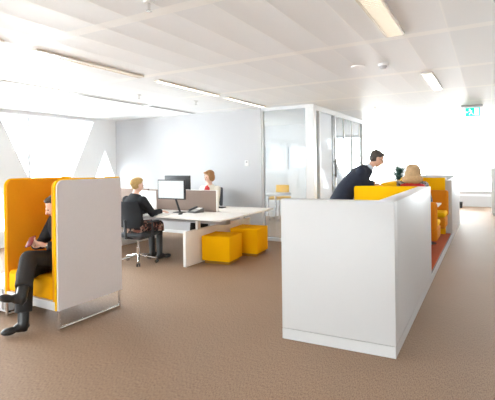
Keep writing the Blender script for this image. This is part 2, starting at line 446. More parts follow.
louvre_light(-5.2, 8.6, 10.1, 0.13, 'lamp_white', 'added ceiling light brightening the glazed meeting room, beyond the partition wall', G1)  # extra lamp, added to lift the dim meeting room
def slot(y0, y1, label):
    t = thing('air_slot', label, 'vent', (-5.6, (y0 + y1) / 2, CZ), 'dark slots in the ceiling')
    b = bm_new()
    for s in (-1, 1): addbox(b, (-5.6 + s * 0.065 - 0.010, y0, CZ - 0.01), (-5.6 + s * 0.065 + 0.010, y1, CZ))
    obj('frame', b, 'plastic_w', t)
    box1('gap', (-5.655, y0, CZ - 0.009), (-5.545, y1, CZ - 0.0005), 'darkgrey', t)
slot(2.6, 4.17, 'dark slot vent in the ceiling reaching the left edge of the photo')
slot(4.29, 5.95, 'dark slot vent in the ceiling, middle of three in line')
slot(6.13, 7.50, 'dark slot vent in the ceiling ending nearest the partition wall')
# detectors
t = thing('smoke_detector', 'white dome smoke detector with grey sensor on the ceiling', 'smoke detector', (-1.05, 5.07, CZ))
b = bm_new(); addcyl(b, (-1.05, 5.07, CZ - 0.025), (-1.05, 5.07, CZ), 0.055, 0.06, 24); obj('base', b, 'plastic_w', t)
b = bm_new(); addcyl(b, (-1.05, 5.07, CZ - 0.055), (-1.05, 5.07, CZ - 0.025), 0.03, 0.045, 24); obj('sensor', b, 'grey_metal', t)
b = bm_new(); addcyl(b, (-1.33, 5.02, CZ - 0.012), (-1.33, 5.02, CZ), 0.075, 0.08, 28)
tag(obj('ceiling_speaker', b, 'plastic_w'), 'flat round white disc on the ceiling left of the smoke detector', 'speaker')
def sprinkler(x, y, label):
    t = thing('sprinkler', label, 'sprinkler', (x, y, CZ), 'ceiling sprinklers')
    b = bm_new(); addcyl(b, (x, y, CZ - 0.008), (x, y, CZ), 0.035, seg=20); obj('rose', b, 'plastic_w', t)
    b = bm_new(); addcyl(b, (x, y, CZ - 0.06), (x, y, CZ - 0.008), 0.010, seg=12); addcyl(b, (x, y, CZ - 0.064), (x, y, CZ - 0.060), 0.022, seg=16); obj('head', b, 'chrome', t)
sprinkler(-2.066, 2.252, 'ceiling sprinkler at the top edge of the photo')
sprinkler(-2.006, 8.84, 'small ceiling sprinkler above the man in the dark suit')
sprinkler(-4.90, 5.08, 'tiny ceiling sprinkler between the strip lights and the left dark slots')
sprinkler(-4.53, 6.12, 'tiny ceiling sprinkler close to the grey partition wall')

# exit sign
t = thing('exit_sign', 'green emergency exit sign with running figure hanging from a grey bar', 'exit sign', (-0.26, 9.7, CZ))
box1('housing', (-0.47, 9.66, 2.655), (-0.08, 9.74, CZ), 'grey_metal', t, 0.008)
b = bm_new(); addbox(b, (-0.39, 9.695, 2.475), (-0.13, 9.707, 2.645)); pl = obj('sign_plate', b, emis('exit_green', (0.0, 0.50, 0.36), 0.9), t)
g = bm_new(); ys = (9.690, 9.694)
addcyl(g, (-0.315, ys[0], 2.612), (-0.315, ys[1], 2.612), 0.014, seg=14)
def bar2(g, a, c, w):
    a = V((a[0], 0, a[1])); c = V((c[0], 0, c[1])); d = (c - a).normalized(); n = V((-d.z, 0, d.x)) * w / 2
    prism(g, [((a + n).x, (a + n).z), ((a - n).x, (a - n).z), ((c - n).x, (c - n).z), ((c + n).x, (c + n).z)], 'Y', ys[0], ys[1])
bar2(g, (-0.305, 2.597), (-0.285, 2.550), 0.022)
bar2(g, (-0.305, 2.590), (-0.335, 2.575), 0.010); bar2(g, (-0.300, 2.590), (-0.268, 2.575), 0.010)
bar2(g, (-0.285, 2.552), (-0.315, 2.525), 0.013); bar2(g, (-0.315, 2.527), (-0.320, 2.500), 0.012)
bar2(g, (-0.285, 2.552), (-0.265, 2.520), 0.013); bar2(g, (-0.265, 2.522), (-0.245, 2.500), 0.012)
bar2(g, (-0.380, 2.560), (-0.345, 2.560), 0.012)
prism(g, [(-0.385, 2.560), (-0.365, 2.578), (-0.365, 2.542)], 'Y', ys[0], ys[1])
prism(g, [(-0.228, 2.49), (-0.15, 2.49), (-0.15, 2.63), (-0.228, 2.63)], 'Y', ys[0], ys[1])
obj('pictogram', g, emis('sign_white', (0.85, 1.0, 0.95), 0.9), pl)

# thermostat
t = thing('thermostat', 'small white thermostat on the grey partition wall', 'thermostat', (-4.37, YB, 1.58))
box1('plate', (-4.42, YB - 0.012, 1.52), (-4.33, YB, 1.64), 'plastic_w', t, 0.004)
box1('display', (-4.395, YB - 0.016, 1.585), (-4.355, YB - 0.012, 1.625), 'grey_metal', t)

# low white storage under the far windows, cabinet at right
def lowcab(x0, x1, label):
    t = thing('window_cabinet', label, 'cabinet', ((x0 + x1) / 2, 16.75, 0), 'low cabinets under the far windows')
    box1('body', (x0 + 0.01, 16.6, 0.0), (x1 - 0.01, 16.98, 0.50), 'white', t)
    box1('top', (x0, 16.57, 0.50), (x1, 17.0, 0.53), 'white', t, 0.004)
    box1('grille', (x0 + 0.1, 16.59, 0.36), (x1 - 0.1, 16.6, 0.44), 'pframe', t)
lowcab(-2.8, -1.2, 'low white cabinet below the far windows, mostly hidden by the booth')
lowcab(-1.18, 0.42, 'low white cabinet below the far windows at the end of the walkway')
lowcab(0.44, 2.04, 'low white cabinet below the far windows behind the tall white cupboard')
t = thing('storage_cabinet', 'white storage cabinet at the right edge of the photo', 'cabinet', (0.45, 14.4, 0))
box1('body', (0.07, 14.05, 0.06), (0.9, 14.7, 1.34), 'white', t, 0.004)
box1('plinth', (0.10, 14.08, 0.0), (0.87, 14.67, 0.06), 'grey_metal', t)
box1('door', (0.08, 14.03, 0.08), (0.484, 14.05, 1.32), 'white', t, 0.003)
box1('door', (0.488, 14.03, 0.08), (0.89, 14.05, 1.32), 'white', t, 0.003)
t = thing('waste_bin', 'tiny black waste bin on the floor beside the far end of the booth', 'bin', (-0.86, 15.95, 0))
b = bm_new(); addcyl(b, (-0.86, 15.95, 0), (-0.86, 15.95, 0.20), 0.085, 0.10, 20); obj('body', b, 'dark', t)
b = bm_new(); addcyl(b, (-0.86, 15.95, 0.20), (-0.86, 15.95, 0.215), 0.105, 0.105, 20); obj('rim', b, 'darkgrey', t)
# picture on easel-like stand near far windows
t = thing('potted_plant', 'dark leafy plant in white pot seen small between the man and the blond woman', 'plant', (-2.9, 16.2, 0))
b = bm_new(); addcyl(b, (-2.84, 16.2, 0), (-2.84, 16.2, 0.75), 0.16, 0.2, 24); obj('pot', b, 'plastic_w', t)
b = bm_new(); rnd = random.Random(3)
for i in range(60):
    a = rnd.uniform(0, 2 * PI); L = rnd.uniform(0.16, 0.34); el = rnd.uniform(0.2, 1.4)
    p = V((-2.84, 16.2, 0.95 + rnd.uniform(-0.1, 0.2))); dr = V((math.cos(a) * math.cos(el), math.sin(a) * math.cos(el), math.sin(el) * rnd.choice((1, 1, -0.4))))
    q = p + dr * L * 0.6
    sd = dr.cross(V((0, 0, 1))).normalized(); bas = Matrix((sd, dr, sd.cross(dr))).transposed()
    addsph(b, q, 1, 8, 6, (0.06, L * 0.5, 0.006), bas)
obj('leaves', b, 'leaf', t)
b = bm_new(); addcyl(b, (-2.84, 16.2, 0.7), (-2.84, 16.2, 1.0), 0.02, seg=8); obj('stem', b, 'leaf', t)

# ------------------------------------------------------------------ the white booth
PZ = 0.095; BH = 1.236
t = thing('meeting_booth', 'long white panelled booth with yellow and orange padding inside on a white plinth', 'booth', (-1.12, 6.0, 0))
# plinth: front, along the walkway, with a shadow joint above
b = bm_new()
prism(b, [(-1.60, 3.395), (-0.645, 3.445), (-0.645, 12.0), (-1.60, 12.0)], 'Z', 0.004, PZ)
obj('plinth', b, 'white', t)
b = bm_new(); prism(b, [(-1.592, 3.403), (-0.653, 3.453), (-0.653, 11.99), (-1.592, 11.99)], 'Z', PZ, PZ + 0.004); obj('shadow_joint', b, 'darkgrey', t)
b = bm_new(); prism(b, [(-1.60, 3.395), (-0.645, 3.445), (-0.645, 3.565), (-1.60, 3.515)], 'Z', PZ + 0.004, BH, 0.002); obj('front_panel', b, 'white', t)
b = bm_new(); prism(b, [(-0.645, 3.565), (-0.645, 5.86), (-0.79, 5.86), (-0.79, 3.557)], 'Z', PZ + 0.004, BH, 0.002); obj('side_panel', b, 'white', t)
box1('carpet_inlay', (-1.58, 3.57, PZ + 0.004), (-0.67, 9.7, PZ + 0.012), 'redcarpet', t)
box1('padded_divider', (-1.60, 5.74, PZ + 0.012), (-0.795, 5.86, BH), 'lemon', t, 0.006)
box1('padded_side', (-1.42, 5.862, PZ + 0.012), (-1.29, 9.28, BH), 'lemon', t, 0.006)
box1('padded_divider', (-1.60, 9.30, PZ + 0.012), (-0.76, 9.42, BH), 'lemon', t, 0.006)
# far storage part
box1('side_panel', (-0.745, 9.44, PZ + 0.004), (-0.645, 12.0, BH - 0.06), 'white', t, 0.002)
box1('front_panel', (-1.60, 9.44, PZ + 0.004), (-0.75, 9.56, BH - 0.005), 'white', t, 0.002)
box1('front_panel', (-1.60, 11.88, PZ + 0.004), (-0.75, 12.0, BH - 0.02), 'white', t, 0.002)
# seats in the booth
def booth_seat(name, label, y, s, top):
    """s=+1 faces away (+Y), s=-1 faces the camera"""
    t = thing(name, label, 'armchair', (-0.97, y, PZ + 0.012), None)
    z = PZ + 0.012
    def yy(a, b_): return (min(y + s * a, y + s * b_), max(y + s * a, y + s * b_))
    a0, a1 = yy(0.10, 0.52)
    b = bm_new(); addbox(b, (-1.18, a0, z), (-0.84, a1, 0.33), 0.01, 2); obj('base', b, 'darkgrey', t)
    a0, a1 = yy(0.135, 0.66)
    b = bm_new(); addbox(b, (-1.25, a0, 0.33), (-0.69, a1, 0.53), 0.03, 3); obj('seat_body', b, 'orange', t)
    b = bm_new(); addbox(b, (-1.25, a0, 0.53), (-0.69, a1, 0.62), 0.035, 4); obj('seat_cushion', b, 'lemon', t)
    a0, a1 = yy(-0.03, 0.13)
    b = bm_new(); addbox(b, (-1.26, a0, 0.50), (-0.68, a1, top), 0.05, 5); obj('backrest', b, 'orange', t)
    return t
booth_seat('booth_armchair', 'orange armchair with yellow cushion inside the booth, under the blond woman', 6.93, 1, 0.94)
booth_seat('booth_armchair', 'orange armchair facing the camera at the far end of the booth', 9.13, -1, 1.0)
t = thing('booth_table', 'small white table between the two orange armchairs in the booth', 'table', (-1.0, 8.1, PZ + 0.012))
box1('table_top', (-1.27, 7.78, 0.79), (-0.74, 8.35, 0.815), 'desk', t, 0.004)
b = bm_new(); addcyl(b, (-1.0, 8.06, PZ + 0.03), (-1.0, 8.06, 0.79), 0.03); obj('column', b, 'chrome', t)
b = bm_new(); addcyl(b, (-1.0, 8.06, PZ + 0.0125), (-1.0, 8.06, PZ + 0.03), 0.2, seg=28); obj('foot', b, 'chrome', t)

# ------------------------------------------------------------------ seating pod
px0, px1, py0, py1, pz0, pz1 = -4.40, -3.535, 2.57, 3.365, 0.185, 1.42
t = thing('seating_pod', 'high-backed grey felt seating pod with yellow lining and chrome sled legs', 'sofa', ((px0 + px1) / 2, 3.0, 0))
def side(xout, xin, name):
    o = 1 if xout > xin else -1
    b = bm_new(); prism(b, rrect(py0, py1, pz0, pz1, 0.07, (0, 0, 0, 1)), 'X', xout - o * 0.028, xout); p = obj(name, b, 'felt', t)
    b = bm_new(); prism(b, rrect(py0 - 0.004, py1 - 0.08, pz0 + 0.02, pz1 - 0.002, 0.07, (0, 0, 0, 1)), 'X', xin, xout - o * 0.034, 0.008); obj('padded_lining', b, 'podlining_shaded', p)
    # piping along the front edge and over the top
    b = bm_new()
    pts = [V((xout - o * 0.031, y, z)) for (y, z) in rrect(py0 - 0.004, py1, pz0, pz1 + 0.002, 0.07, (0, 0, 0, 1))]
    i0 = 3
    path = pts[2:] + pts[:1]
    tube(b, path, 0.011, 8); obj('piping', b, 'lemon', p)
side(px1, px1 - 0.085, 'side_panel')
side(px0, px0 + 0.065, 'side_panel')
b = bm_new(); addbox(b, (px0 + 0.028, py1 - 0.03, pz0), (px1 - 0.028, py1, pz1)); p = obj('back_panel', b, 'felt', t)
b = bm_new(); addbox(b, (px0 + 0.066, py1 - 0.10, pz0 + 0.02), (px1 - 0.086, py1 - 0.031, pz1 - 0.002), 0.01); obj('padded_lining', b, 'podlining_shaded', p)
box1('seat_frame', (px0 + 0.0, py0 - 0.006, pz0 - 0.004), (px1 - 0.029, py1 - 0.1, 0.265), 'white', t, 0.004)
b = bm_new(); addbox(b, (px0 + 0.068, py0 - 0.01, 0.267), (px1 - 0.088, py1 - 0.105, 0.49), 0.04, 4); obj('seat_cushion', b, 'yellow', t)
for x, nm in ((px1 - 0.014, 'leg'), (px0 + 0.014, 'leg')):
    b = bm_new(); r = 0.014
    tube(b, [(x, py0 + 0.012, pz0), (x, py0 + 0.012, r), (x, py1 - 0.03, r), (x, py1 - 0.03, pz0)], r, 12); obj(nm, b, 'chrome', t)

# low cabinet glimpsed left of the pod
t = thing('pedestal_cabinet', 'white low cabinet showing as a sliver left of the pod at the photo edge', 'cabinet', (-4.75, 2.75, 0))
box1('body', (-5.1, 2.60, 0.02), (-4.46, 3.1, 0.28), 'white', t, 0.004)
box1('drawer', (-5.08, 2.585, 0.04), (-4.48, 2.60, 0.26), 'white', t, 0.003)
for x in (-5.05, -4.48):
    for y in (2.65, 3.05):
        b = bm_new(); addcyl(b, (x, y, 0), (x, y, 0.02), 0.02, seg=10); obj('foot', b, 'dark', t)

# ------------------------------------------------------------------ poufs
def pouf(cx, cyy, s, h, rot, label):
    t = thing('pouf', label, 'pouf', (cx, cyy, 0), 'yellow cube poufs')
    b = bm_new(); addbox(b, (cx - s / 2, cyy - s / 2, 0.05), (cx + s / 2, cyy + s / 2, h), 0.008, 2, rot, (cx, cyy, 0)); o = obj('cushion', b, 'pouf', t)
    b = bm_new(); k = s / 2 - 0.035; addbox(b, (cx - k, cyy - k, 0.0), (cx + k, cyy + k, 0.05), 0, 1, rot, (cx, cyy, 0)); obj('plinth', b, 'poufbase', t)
pouf(-3.735, 5.70, 0.485, 0.435, math.radians(7), 'yellow cube pouf nearest the camera, beside the white desk panel')
pouf(-3.64, 6.42, 0.50, 0.465, math.radians(6), 'yellow cube pouf standing behind the first, under the desk end')

# ------------------------------------------------------------------ desks
DZ = 0.74
t = thing('bench_desk', 'white double bench desk with end panel and brown screen divider', 'desk', (-4.6, 6.0, 0))
XE = -3.42
b = bm_new(); addbox(b, (-6.3, 5.17, DZ - 0.025), (XE, 6.04, DZ), 0.004); obj('desktop', b, 'desk', t)
b = bm_new(); addbox(b, (-6.3, 6.13, DZ - 0.025), (XE - 0.03, 7.02, DZ), 0.004); obj('desktop', b, 'desk', t)
b = bm_new(); addbox(b, (-4.055, 5.10, 0.0), (-4.0, 7.10, 0.535), 0.003); obj('end_panel', b, 'desk', t)
b = bm_new(); addbox(b, (-6.28, 5.14, 0.0), (-6.23, 7.10, 0.535), 0.003); obj('end_panel', b, 'desk', t)
for x in (-4.035, -6.255):
    for y in (5.42, 6.8):
        b = bm_new(); addbox(b, (x - 0.02, y, 0.5), (x + 0.02, y + 0.08, DZ - 0.025)); obj('leg', b, 'desk', t)
b = bm_new(); addbox(b, (-6.2, 5.35, DZ - 0.065), (-3.6, 5.39, DZ - 0.026)); obj('rail', b, 'grey_metal', t); b = bm_new(); addbox(b, (-6.2, 6.80, DZ - 0.065), (-3.6, 6.84, DZ - 0.026)); obj('rail', b, 'grey_metal', t)
b = bm_new()
addbox(b, (-6.1, 5.85, 0.56), (-3.75, 5.98, 0.565)); addbox(b, (-6.1, 5.85, 0.565), (-3.75, 5.855, 0.64)); addbox(b, (-6.1, 5.975, 0.565), (-3.75, 5.98, DZ - 0.026))
obj('cable_tray', b, 'grey_metal', t)
b = bm_new(); addbox(b, (-5.62, 6.065, DZ - 0.02), (-4.085, 6.105, 1.105), 0.004); sc = obj('screen_divider', b, 'screen_fab', t)
b = bm_new(); addbox(b, (-4.088, 6.062, DZ - 0.02), (-4.065, 6.108, 1.11)); addbox(b, (-5.62, 6.062, 1.106), (-4.065, 6.108, 1.112)); obj('edge_trim', b, 'desk', sc)
b = bm_new(); addbox(b, (-6.9, 6.065, DZ - 0.02), (-5.645, 6.105, 1.115), 0.004)
addbox(b, (-6.32, 6.065, 0.02), (-6.28, 6.105, 0.72)); obj('screen_divider', b, 'screen_fab', t)

# papers pinned / white tray
def sheet(x, y, z, w, h, rot, label, m='paper'):
    b = bm_new(); addbox(b, (x - w / 2, y - h / 2, z), (x + w / 2, y + h / 2, z + 0.003), 0, 1, rot)
    return tag(obj('paper_sheet', b, m), label, 'paper')
sheet(-5.05, 5.50, DZ + 0.0005, 0.21, 0.30, 0.3, 'white sheet of paper in front of the seated woman at the desk')
sheet(-5.25, 5.72, DZ + 0.0005, 0.30, 0.21, -0.2, 'sheet of paper on the desk beside the monitor stand')
t = thing('notice_board', 'white board with pinned paper standing on the desk behind the blond woman', 'board', (-5.55, 5.92, DZ))
box1('board', (-5.78, 5.93, DZ), (-5.33, 5.95, 1.09), 'plastic_w', t, 0.003)
box1('paper', (-5.70, 5.925, 0.90), (-5.52, 5.93, 1.05), 'paper', t)
box1('dark_note', (-5.67, 5.922, 0.94), (-5.62, 5.925, 0.97), 'grey_metal', t)
box1('foot', (-5.75, 5.86, DZ), (-5.36, 5.93, DZ + 0.015), 'plastic_w', t)

# monitors
def monitor(cx, y, cz, w, h, s, label, rot=0.0, stand_y=None):
    """screen faces -Y for s=1"""
    t = thing('monitor', label, 'monitor', (cx, y, DZ))
    b = bm_new(); addbox(b, (cx - w / 2, y - 0.02, cz - h / 2), (cx + w / 2, y + 0.02, cz + h / 2), 0.006); obj('casing', b, 'dark', t)
    ys = y - s * 0.0215
    b = bm_new(); addbox(b, (cx - w / 2 + 0.02, min(ys, y - s * 0.0195), cz - h / 2 + 0.02), (cx + w / 2 - 0.02, max(ys, y - s * 0.0195), cz + h / 2 - 0.02)); obj('screen', b, 'screen', t)
    b = bm_new(); addcyl(b, (cx, y + s * 0.03, cz - 0.02), (cx + 0.08, y + s * 0.12, DZ + 0.01), 0.014, 0.018); addbox(b, (cx - 0.05, min(y + s * 0.02, y + s * 0.05), cz - 0.05), (cx + 0.05, max(y + s * 0.02, y + s * 0.05), cz + 0.05)); obj('arm', b, 'dark', t)
    b = bm_new(); addbox(b, (cx - 0.02, y + s * 0.12 - 0.08, DZ), (cx + 0.18, y + s * 0.12 + 0.08, DZ + 0.012), 0.004); obj('base', b, 'dark', t)
    return t
monitor(-4.70, 5.62, 1.143, 0.585, 0.335, 1, 'monitor showing a white spreadsheet, facing the blond woman at the desk')
monitor(-5.14, 6.32, 1.18, 0.60, 0.36, -1, 'black-backed monitor on the far desk, seen behind the lit one')
# desk phone
def desk_phone(x, y, rot, label):
    t = thing('desk_phone', label, 'telephone', (x, y, DZ))
    b = bm_new()
    prism(b, [(y - 0.10, DZ), (y + 0.10, DZ), (y + 0.10, DZ + 0.075), (y - 0.10, DZ + 0.02)], 'X', x - 0.10, x + 0.11, 0.003); obj('body', b, 'darkgrey', t)
    b = bm_new(); prism(b, [(y - 0.085, DZ + 0.03), (y + 0.085, DZ + 0.078), (y + 0.085, DZ + 0.10), (y - 0.085, DZ + 0.052)], 'X', x - 0.095, x - 0.045, 0.008); obj('handset', b, 'dark', t)
    b = bm_new(); prism(b, [(y - 0.075, DZ + 0.0285), (y + 0.0, DZ + 0.049), (y + 0.0, DZ + 0.053), (y - 0.075, DZ + 0.0325)], 'X', x - 0.02, x + 0.09); obj('keypad', b, 'grey_metal', t)
    b = bm_new(); prism(b, [(y + 0.02, DZ + 0.0545), (y + 0.085, DZ + 0.072), (y + 0.085, DZ + 0.078), (y + 0.02, DZ + 0.0605)], 'X', x - 0.02, x + 0.09); obj('display', b, 'paper', t)
    t.rotation_euler = (0, 0, rot)
desk_phone(-4.38, 5.86, -0.3, 'dark desk phone with handset beside the brown divider')
b = bm_new(); addbox(b, (-4.98, 5.26, DZ), (-4.56, 5.40, DZ + 0.018), 0.004)
kb = obj('keyboard', b, 'plastic_w'); tag(kb, 'white keyboard at the desk edge before the lit monitor', 'keyboard')
b = bm_new(); addsph(b, (-4.42, 5.5, DZ + 0.012), 1, 16, 10, (0.03, 0.05, 0.014)); tag(obj('computer_mouse', b, 'dark'), 'small dark computer mouse on the desk left of the phone', 'mouse')
b = bm_new(); addbox(b, (-4.75, 6.62, DZ), (-4.33, 6.76, DZ + 0.02), 0.004)
tag(obj('keyboard', b, 'dark'), 'dark keyboard lying on the far desk before the woman in cream', 'keyboard')

# ------------------------------------------------------------------ office chairs
def office_chair(x, y, rot, label, seat_z=0.47, back_top=1.0):
    t = thing('office_chair', label, 'office chair', (x, y, 0)); O = V((x, y, 0))
    Rz = Matrix.Rotation(rot, 3, 'Z')
    def P(a, b_, c): return O + Rz @ V((a, b_, c))
    def fin(bm, nm, m):
        return obj(nm, bm, m, t)
    def rb(lo, hi, r, seg=3):
        bm = bm_new(); addbox(bm, lo, hi, r, seg)
        bmesh.ops.transform(bm, matrix=Matrix.Translation(O) @ Rz.to_4x4(), verts=bm.verts); return bm
    for k in range(5):
        a = 2 * PI * k / 5 + 0.35
        bm = bm_new(); ax, ay = math.cos(a), math.sin(a)
        addcyl(bm, P(ax * 0.03, ay * 0.03, 0.125), P(ax * 0.30, ay * 0.30, 0.07), 0.022, 0.014, 12); fin(bm, 'base_arm', 'chrome')
        bm = bm_new(); q = P(ax * 0.30, ay * 0.30, 0.027); s = Rz @ V((-ay, ax, 0))
        for sg in (-1, 1): addcyl(bm, q + s * sg * 0.006, q + s * sg * 0.028, 0.027, seg=16)
        addcyl(bm, q, q + V((0, 0, 0.04)), 0.008); fin(bm, 'castor', 'dark')
    bm = bm_new(); addcyl(bm, P(0, 0, 0.09), P(0, 0, 0.24), 0.03, 0.03); addcyl(bm, P(0, 0, 0.24), P(0, 0, seat_z - 0.07), 0.016); fin(bm, 'column', 'chrome')
    fin(rb((-0.15, -0.15, seat_z - 0.08), (0.15, 0.17, seat_z - 0.045), 0.01), 'seat_plate', 'dark')
    fin(rb((-0.245, -0.23, seat_z - 0.045), (0.245, 0.25, seat_z + 0.02), 0.03, 4), 'seat', 'darkfab')
    # backrest: curved panel
    bm = bm_new(); n = 8; rows = 8; W = 0.22
    grid = []
    for i in range(rows + 1):
        tt = i / rows; z = seat_z + 0.12 + tt * (back_top - seat_z - 0.12); w = W * (0.88 + 0.12 * math.sin(PI * min(1, tt * 1.1)))
        if tt > 0.9: w *= 0.93
        row = []
        for j in range(n + 1):
            u = -1 + 2 * j / n
            row.append(bm.verts.new(P(u * w, -0.25 - 0.04 * tt + 0.05 * u * u + 0.02 * math.sin(PI * tt), z)))
        grid.append(row)
    for i in range(rows):
        for j in range(n): bm.faces.new((grid[i][j], grid[i][j + 1], grid[i + 1][j + 1], grid[i + 1][j]))
    bmesh.ops.solidify(bm, geom=list(bm.faces), thickness=0.03)
    bmesh.ops.recalc_face_normals(bm, faces=bm.faces)
    fin(bm, 'backrest', 'darkfab')
    bm = bm_new(); tube(bm, [P(0, -0.12, seat_z - 0.06), P(0, -0.30, seat_z - 0.03), P(0, -0.31, seat_z + 0.25)], 0.022, 12); fin(bm, 'back_bar', 'dark')
    for s in (-1, 1):
        bm = bm_new(); tube(bm, [P(s * 0.2, 0, seat_z - 0.055), P(s * 0.28, 0, seat_z - 0.03), P(s * 0.28, 0, seat_z + 0.19)], 0.014, 10); a = fin(bm, 'armrest', 'dark')
        bm = rb((s * 0.28 - 0.035, -0.10, seat_z + 0.19), (s * 0.28 + 0.035, 0.14, seat_z + 0.215), 0.01); obj('arm_pad', bm, 'dark', a)
    return t
office_chair(-4.90, 5.02, math.radians(6), 'black office chair with chrome star base under the woman in dark grey', 0.47, 1.0)
office_chair(-5.04, 7.20, math.radians(172), 'black office chair behind the far desk under the woman in cream', 0.49, 1.08)

# meeting room behind glass
t = thing('meeting_table', 'white table behind the glass partition', 'table', (-5.3, 10.2, 0))
box1('table_top', (-6.6, 9.72, 0.735), (-4.60, 10.42, 0.79), 'desk', t, 0.004)
for x in (-6.4, -5.0):
    for y in (9.85, 10.3):
        b = bm_new(); addcyl(b, (x, y, 0), (x, y, 0.735), 0.02, seg=12); obj('leg', b, 'chrome', t)
t = thing('meeting_chair', 'yellow meeting chair on chrome star base behind the glass', 'chair', (-4.95, 10.35, 0))
cx, cyc = -5.05, 10.62
b = bm_new(); addbox(b, (cx - 0.24, cyc - 0.19, 0.58), (cx + 0.26, cyc + 0.22, 0.66), 0.025, 3); obj('seat', b, 'lemon', t)
b = bm_new(); addbox(b, (cx - 0.20, cyc + 0.20, 0.76), (cx + 0.20, cyc + 0.25, 0.97), 0.02, 3); obj('backrest', b, 'lemon', t)
b = bm_new(); tube(b, [(cx, cyc, 0.60), (cx, cyc + 0.26, 0.60), (cx, cyc + 0.26, 0.9)], 0.014); obj('back_bar', b, 'chrome', t)
b = bm_new(); addcyl(b, (cx, cyc, 0.1), (cx, cyc, 0.60), 0.02); obj('column', b, 'chrome', t)
for k in range(5):
    a = 2 * PI * k / 5
    b = bm_new(); addcyl(b, (cx, cyc, 0.12), (cx + 0.28 * math.cos(a), cyc + 0.28 * math.sin(a), 0.065), 0.016, 0.012); obj('base_arm', b, 'chrome', t)
    b = bm_new(); addsph(b, (cx + 0.28 * math.cos(a), cyc + 0.28 * math.sin(a), 0.03), 0.03); obj('castor', b, 'dark', t)

# ------------------------------------------------------------------ people
def remesh(bm, name, m, parent, voxel, smooth=2, fac=0.5):
    o = obj(name, bm, m, parent)
    inv = o.matrix_parent_inverse.copy()
    md = o.modifiers.new('r', 'REMESH'); md.mode = 'VOXEL'; md.voxel_size = voxel; md.use_smooth_shade = True
    if smooth:
        ms = o.modifiers.new('s', 'SMOOTH'); ms.factor = fac; ms.iterations = smooth
    dg = bpy.context.evaluated_depsgraph_get(); dg.update()
    ev = o.evaluated_get(dg)
    me = bpy.data.meshes.new_from_object(ev)
    me.name = name
    o.modifiers.clear(); old = o.data; o.data = me; bpy.data.meshes.remove(old)
    me.polygons.foreach_set('use_smooth', [True] * len(me.polygons))
    if not me.materials: me.materials.append(M[m])
    return o

def loft(bm, rings, seg=20):
    """rings: (center, right, fwd) with right/fwd already scaled"""
    bb = bmesh.new(); R_ = []
    for c, r, fw in rings:
        R_.append([bb.verts.new(V(c) + V(r) * math.cos(2 * PI * i / seg) + V(fw) * math.sin(2 * PI * i / seg)) for i in range(seg)])
    for a, c in zip(R_[:-1], R_[1:]):
        for i in range(seg): bb.faces.new((a[i], a[(i + 1) % seg], c[(i + 1) % seg], c[i]))
    bb.faces.new(R_[0][::-1]); bb.faces.new(R_[-1])
    bmesh.ops.recalc_face_normals(bb, faces=bb.faces)
    merge(bm, bb)

def basis(fwd, up):
    fwd = V(fwd).normalized(); up = (V(up) - fwd * V(up).dot(fwd)).normalized(); r = fwd.cross(up)
    return r, fwd, up, Matrix((r, fwd, up)).transposed()

def head_shapes(bm, c, fwd, up):
    r, fw, u, B = basis(fwd, up); c = V(c)
    P = lambda a, b_, d: c + r * a + fw * b_ + u * d
    addsph(bm, P(0, -0.012, 0.030), 1, 24, 16, (0.072, 0.093, 0.082), B)
    addsph(bm, P(0, 0.028, -0.025), 1, 20, 14, (0.060, 0.062, 0.082), B)
    addsph(bm, P(0, 0.050, -0.082), 1, 14, 10, (0.028, 0.026, 0.024), B)
    addsph(bm, P(0, 0.082, 0.012), 1, 12, 8, (0.040, 0.012, 0.010), B)
    caps(bm, P(0, 0.086, 0.008), P(0, 0.104, -0.030), 0.008, 0.013, 10)
    for s in (-1, 1):
        addsph(bm, P(s * 0.074, -0.008, -0.008), 1, 12, 8, (0.009, 0.018, 0.030), B)
        addsph(bm, P(s * 0.030, 0.066, -0.030), 1, 12, 8, (0.022, 0.022, 0.022), B)
    return P, B

def hand(bm, wrist, dirv, palm_n, thumb_side, curl=0.6, size=1.0):
    d = V(dirv).normalized(); n = (V(palm_n) - d * V(palm_n).dot(d)).normalized(); s = d.cross(n) * thumb_side
    w = V(wrist)
    B = Matrix((s, d, n)).transposed()
    addsph(bm, w + d * 0.045 * size, 1, 14, 10, (0.040 * size, 0.052 * size, 0.016 * size), B)
    for i, (off, L) in enumerate(((0.028, 0.070), (0.010, 0.078), (-0.009, 0.072), (-0.027, 0.056))):
        p = w + d * 0.085 * size + s * off * size
        a1 = curl * 0.6; a2 = curl * 1.6
        q = p + (d * math.cos(a1) + n * math.sin(a1)) * L * 0.5 * size
        e = q + (d * math.cos(a2) + n * math.sin(a2)) * L * 0.5 * size
        caps(bm, p, q, 0.0088 * size, 0.0082 * size, 8); caps(bm, q, e, 0.0082 * size, 0.007 * size, 8)
    p = w + d * 0.025 * size + s * 0.030 * size
    q = p + (d * 0.6 + s * 0.7 + n * 0.35).normalized() * 0.042 * size
    e = q + (d * 0.85 + s * 0.15 + n * 0.5).normalized() * 0.034 * size
    caps(bm, p, q, 0.013 * size, 0.010 * size, 8); caps(bm, q, e, 0.010 * size, 0.008 * size, 8)

